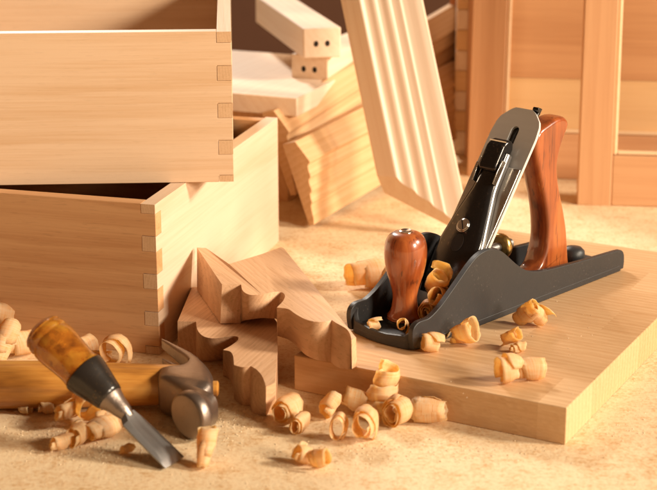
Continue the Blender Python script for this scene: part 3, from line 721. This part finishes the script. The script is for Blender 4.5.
for cx, cy, dx, dy, k in cl:
    for _ in range(k):
        p = at(min(700, cx + rnd.gauss(0, dx * .6)), cy + rnd.gauss(0, dy * .6)); p.z = .0001
        crumb(p, rnd.choice((.0002, .0003, .0003, .0004, .0007)))
for _ in range(5200):
    crumb(Vector((rnd.uniform(-.35, .5), rnd.uniform(.78, 1.6), .0001)), rnd.uniform(.00025, .0006))
tag(link('sawdust', bm, M['dust'], smooth=0), kind='stuff')
bm = BM()
for _ in range(60):
    p = at(rnd.uniform(440, 600), rnd.uniform(300, 400), T)
    crumb(Vector((p.x, p.y, T + .0001)), rnd.uniform(.0002, .0005))
tag(link('board_dust', bm, M['dust'], smooth=0), kind='stuff')

# ------------------------------------------------------------------ background timber
def bar(name, label, cat, prof, length, mat, loc, rot, group=None, bevel=.0006):
    "prof (y, z) cross section run along local x"
    bm = BM(); prism(bm, prof, lambda y, z: (0, y, z), lambda y, z: (length, y, z))
    o = link(name, bm, mat, bevel=bevel, smooth=25); place(o, loc, rot); 
    if cat: tag(o, label, cat, group)
    return o
# leaning crown moulding: local x up its length, y across, z out of its face
def crown(w, t):
    flat = [(0, 0), (0, t * .62), (w * .02, t * .66), (w * .26, t)]
    cur = spline([(w * .28, t * .99), (w * .31, t * .86), (w * .36, t * .82), (w * .42, t * .83), (w * .455, t * .78), (w * .47, t * .70), (w * .52, t * .66), (w * .585, t * .67), (w * .62, t * .62), (w * .635, t * .54), (w * .69, t * .51), (w * .74, t * .50), (w * .765, t * .42), (w * .83, t * .37), (w * .93, t * .33), (w, t * .25)], 3)
    return flat + cur + [(w, 0)]
def basis(x, y, z, loc):
    x = Vector(x).normalized(); z = Vector(z); z = (z - x * z.dot(x)).normalized(); y = z.cross(x)
    m = Matrix((x, y, z)).transposed().to_4x4(); m.translation = loc; return m
U = Vector((-.2, .34, .92)).normalized(); Wd = Vector((.929, -.232, .288)); Wd = (Wd - U * Wd.dot(U)).normalized()
Nn = U.cross(Wd); Nn = Nn if Nn.y < 0 else -Nn
LW, MT = .0700, .018
bm = BM(); prof = crown(LW, MT)
prism(bm, prof, lambda y, z: (.052 * (1 - y / .0646) + 1.35 * z, y, z), lambda y, z: (.62, y, z))
o = link('crown_moulding', bm, M['moulding'], bevel=.0004, smooth=25)
m = Matrix((U, Wd, Nn)).transposed().to_4x4(); m.translation = at(466, 238) - Wd * .0646 + Vector((0, 0, .0025)); o.matrix_world = m
tag(o, 'pale profiled moulding leaning upright behind the hand plane, its cut end towards the viewer', 'moulding', 'profiled moulding strips')
# mouldings lying on edge, cut ends to the viewer
def lying(q, label, w, t, yaw, pitch, lean, length):
    u = Vector((math.cos(yaw) * math.cos(pitch), math.sin(yaw) * math.cos(pitch), math.sin(pitch)))
    wv = Vector((-math.sin(lean), .05, math.cos(lean))); wv = (wv - u * wv.dot(u)).normalized(); nv = u.cross(wv); nv = nv if nv.y < 0 else -nv
    bm = BM(); prism(bm, crown(w, t), lambda y, z: (0, w - y, z), lambda y, z: (length, w - y, z))
    o = link('moulding_strip', bm, M['lying'], bevel=.0005, smooth=25)
    m = Matrix((u, wv, nv)).transposed().to_4x4(); m.translation = q; o.matrix_world = m
    return tag(o, label, 'moulding', 'profiled moulding strips')
lying(at(309, 226, .002), 'orange moulding strip lying on edge by the lower drawer, in front of the other one', .076, .022, R(61), R(3), R(20), .50)
lying(at(290, 222, .002) + Vector((0, .03, .016)), 'orange moulding strip lying on edge behind, its top edge standing higher', .080, .022, R(59), R(8), R(18), .44)
# pale board on the pile and the bored beams upon it
p = at(297, 117, .092)
bar('pale_board', 'pale thick board lying flat behind the drawers with a reddish front edge', 'board', [(0, 0), (0, .017), (.17, .017), (.17, 0)], .20, M['pale'], (p.x, p.y, .092), (0, 0, R(68)), bevel=.001)
bar('support_block', 'squared timber under the pale board behind the drawers', 'block', [(0, 0), (0, .0875), (.12, .0875), (.12, 0)], .16, M['lying'], (p.x - .01, p.y + .05, 0), (0, 0, R(68)))
def beam(label, px, py, z0, w, h, length, yaw, pitch=0):
    root = thing('beam', label, 'beam', at(px, py, z0), group='pale beams with bored ends', rot=(0, -pitch, yaw))
    bm = BM(); box(bm, 0, length, 0, w, 0, h); link('timber', bm, M['pale'], root, bevel=.0012)
    for y in (w * .36, w * .66):
        bm = BM(); rr = [[(x, y + .0022 * math.cos(2 * math.pi * i / 20), h * .48 + .0028 * math.sin(2 * math.pi * i / 20)) for i in range(20)] for x in (-.0003, .004)]; loft(bm, rr)
        link('hole', bm, M['hole'], root)
    return root
beam('lower pale beam with two bored holes in its end, lying on the pale board', 328, 84, .1055, .038, .026, .14, R(66))
beam('upper pale beam with two bored holes in its end, laid askew across the lower beam', 341, 57, .132, .036, .028, .22, R(104))

# panelled doors leaning at the back
def door(label, loc, yaw, lean, w, h, stile, rail, panel, thick=.018, open_=False, group='frame and panel cupboard doors'):
    root = thing('cupboard_door', label, 'door', loc, group=group, rot=(-lean, 0, yaw))
    for x0, x1 in ((0, stile), (w - stile, w)):
        bm = BM(); box(bm, x0, x1, 0, thick, 0, h); link('stile', bm, M['door'], root, bevel=.001)
    for z0, z1 in ((.0003, rail), (h - rail, h - .0003)):
        bm = BM(); box(bm, stile + .0002, w - stile - .0002, .0003, thick - .0003, z0, z1); link('rail', bm, M['door_x'], root, bevel=.001)
    bw_ = .004
    for (x0, x1, z0, z1) in ((stile + .0003, stile + bw_, rail + .0003, h - rail), (w - stile - bw_, w - stile - .0003, rail + .0003, h - rail), (stile + bw_, w - stile - bw_, rail + .0003, rail + bw_), (stile + bw_, w - stile - bw_, h - rail - bw_, h - rail - .0003)):
        bm = BM(); box(bm, x0, x1, .003, thick - .002, z0, z1); link('bead', bm, M['bead'], root, bevel=.0012)
    if not open_:
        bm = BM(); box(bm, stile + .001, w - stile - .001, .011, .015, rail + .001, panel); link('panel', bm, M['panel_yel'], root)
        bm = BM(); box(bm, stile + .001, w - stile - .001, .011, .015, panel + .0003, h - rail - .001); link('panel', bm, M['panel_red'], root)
    return root
dB = at(467, 176); 
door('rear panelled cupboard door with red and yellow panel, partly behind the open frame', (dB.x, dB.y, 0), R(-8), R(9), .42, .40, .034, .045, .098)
dC = at(577, 205)
door('open cupboard door frame without a panel, leaning in front of the rear door', (dC.x, dC.y, 0), R(-6), R(9), .30, .46, .031, .047, .1, open_=True)
# drawer box standing on end behind the left edge of the door
root = thing('box', 'standing dovetailed box with its jointed corner left of the rear door', 'box', (0, 0, 0))
p = at(454, 160); root.location = (p.x, p.y + .01, 0); root.rotation_euler = (0, 0, R(-4))
bm = BM(); box(bm, .012, .10, 0, .012, 0, .40); link('front_panel', bm, M['door'], root, bevel=.0006)
bm = BM(); box(bm, 0, .0118, .0122, .20, 0, .40); 
for i in range(10): box(bm, 0, .0118, .0002, .0122, .008 + i * .042, .028 + i * .042)
link('side_panel', bm, M['drawer_y'], root, bevel=.0005)
for i in range(9):
    bm = BM(); box(bm, .0002, .0118, -.0002, .012, .0285 + i * .042, .0495 + i * .042)
    link('joint_finger', bm, M['panel_yel'], root, bevel=.0004)
# red planks leaning between moulding and box
for k, (px, py, u2, lab) in enumerate(((436, 140, (.10, .12, .95), 'dark red rough plank leaning behind the moulding, front one of two'), (425, 132, (.30, .10, .9), 'dark red rough plank leaning behind the moulding, slanting rear one of two'))):
    bm = BM(); prism(bm, [(0, 0), (0, .014), (.012, .016), (.022, .012), (.038, .016), (.055, .012), (.055, 0)], lambda y, z: (0, y, z), lambda y, z: (.34, y, z))
    o = link('red_plank', bm, M['redwood'], bevel=.0008, smooth=25)
    u2 = Vector(u2).normalized(); w2 = Vector((.95, -.15, 0)); w2 = (w2 - u2 * w2.dot(u2)).normalized(); n2 = u2.cross(w2); n2 = n2 if n2.y < 0 else -n2
    m = Matrix((u2, w2, n2)).transposed().to_4x4(); q = at(px, py); m.translation = (q.x, q.y, .012 + .030 * k); o.matrix_world = m
    tag(o, lab, 'plank', 'dark red planks')

# ------------------------------------------------------------------ light
w = bpy.data.worlds.new("World"); sc.world = w; w.use_nodes = True
w.node_tree.nodes["Background"].inputs[0].default_value = (1, .50, .24, 1); w.node_tree.nodes["Background"].inputs[1].default_value = .13
def area(name, loc, target, power, size, colr, sy=None):
    l = bpy.data.lights.new(name, 'AREA'); l.energy = power; l.size = size; l.color = colr
    if sy: l.shape = 'RECTANGLE'; l.size_y = sy
    o = bpy.data.objects.new(name, l); col.objects.link(o); o.location = loc
    o.rotation_euler = (Vector(target) - Vector(loc)).to_track_quat('-Z', 'Y').to_euler(); return o
area('key_lamp', (3.3, .45, 1.85), (.0, 1.1, .05), 172, .55, (1, .87, .69))
area('back_lamp', (-.55, 2.9, 1.35), (.1, 1.1, 0), 40, .30, (1, .91, .80))
area('front_fill_lamp', (3.0, -1.3, 1.4), (0, 1.2, .1), 155, .8, (1, .83, .62))
sc.view_settings.view_transform = 'Standard'; sc.view_settings.look = 'None'; sc.view_settings.exposure = 0; sc.view_settings.gamma = 1
sc.cycles.max_bounces = 8; sc.cycles.caustics_reflective = False
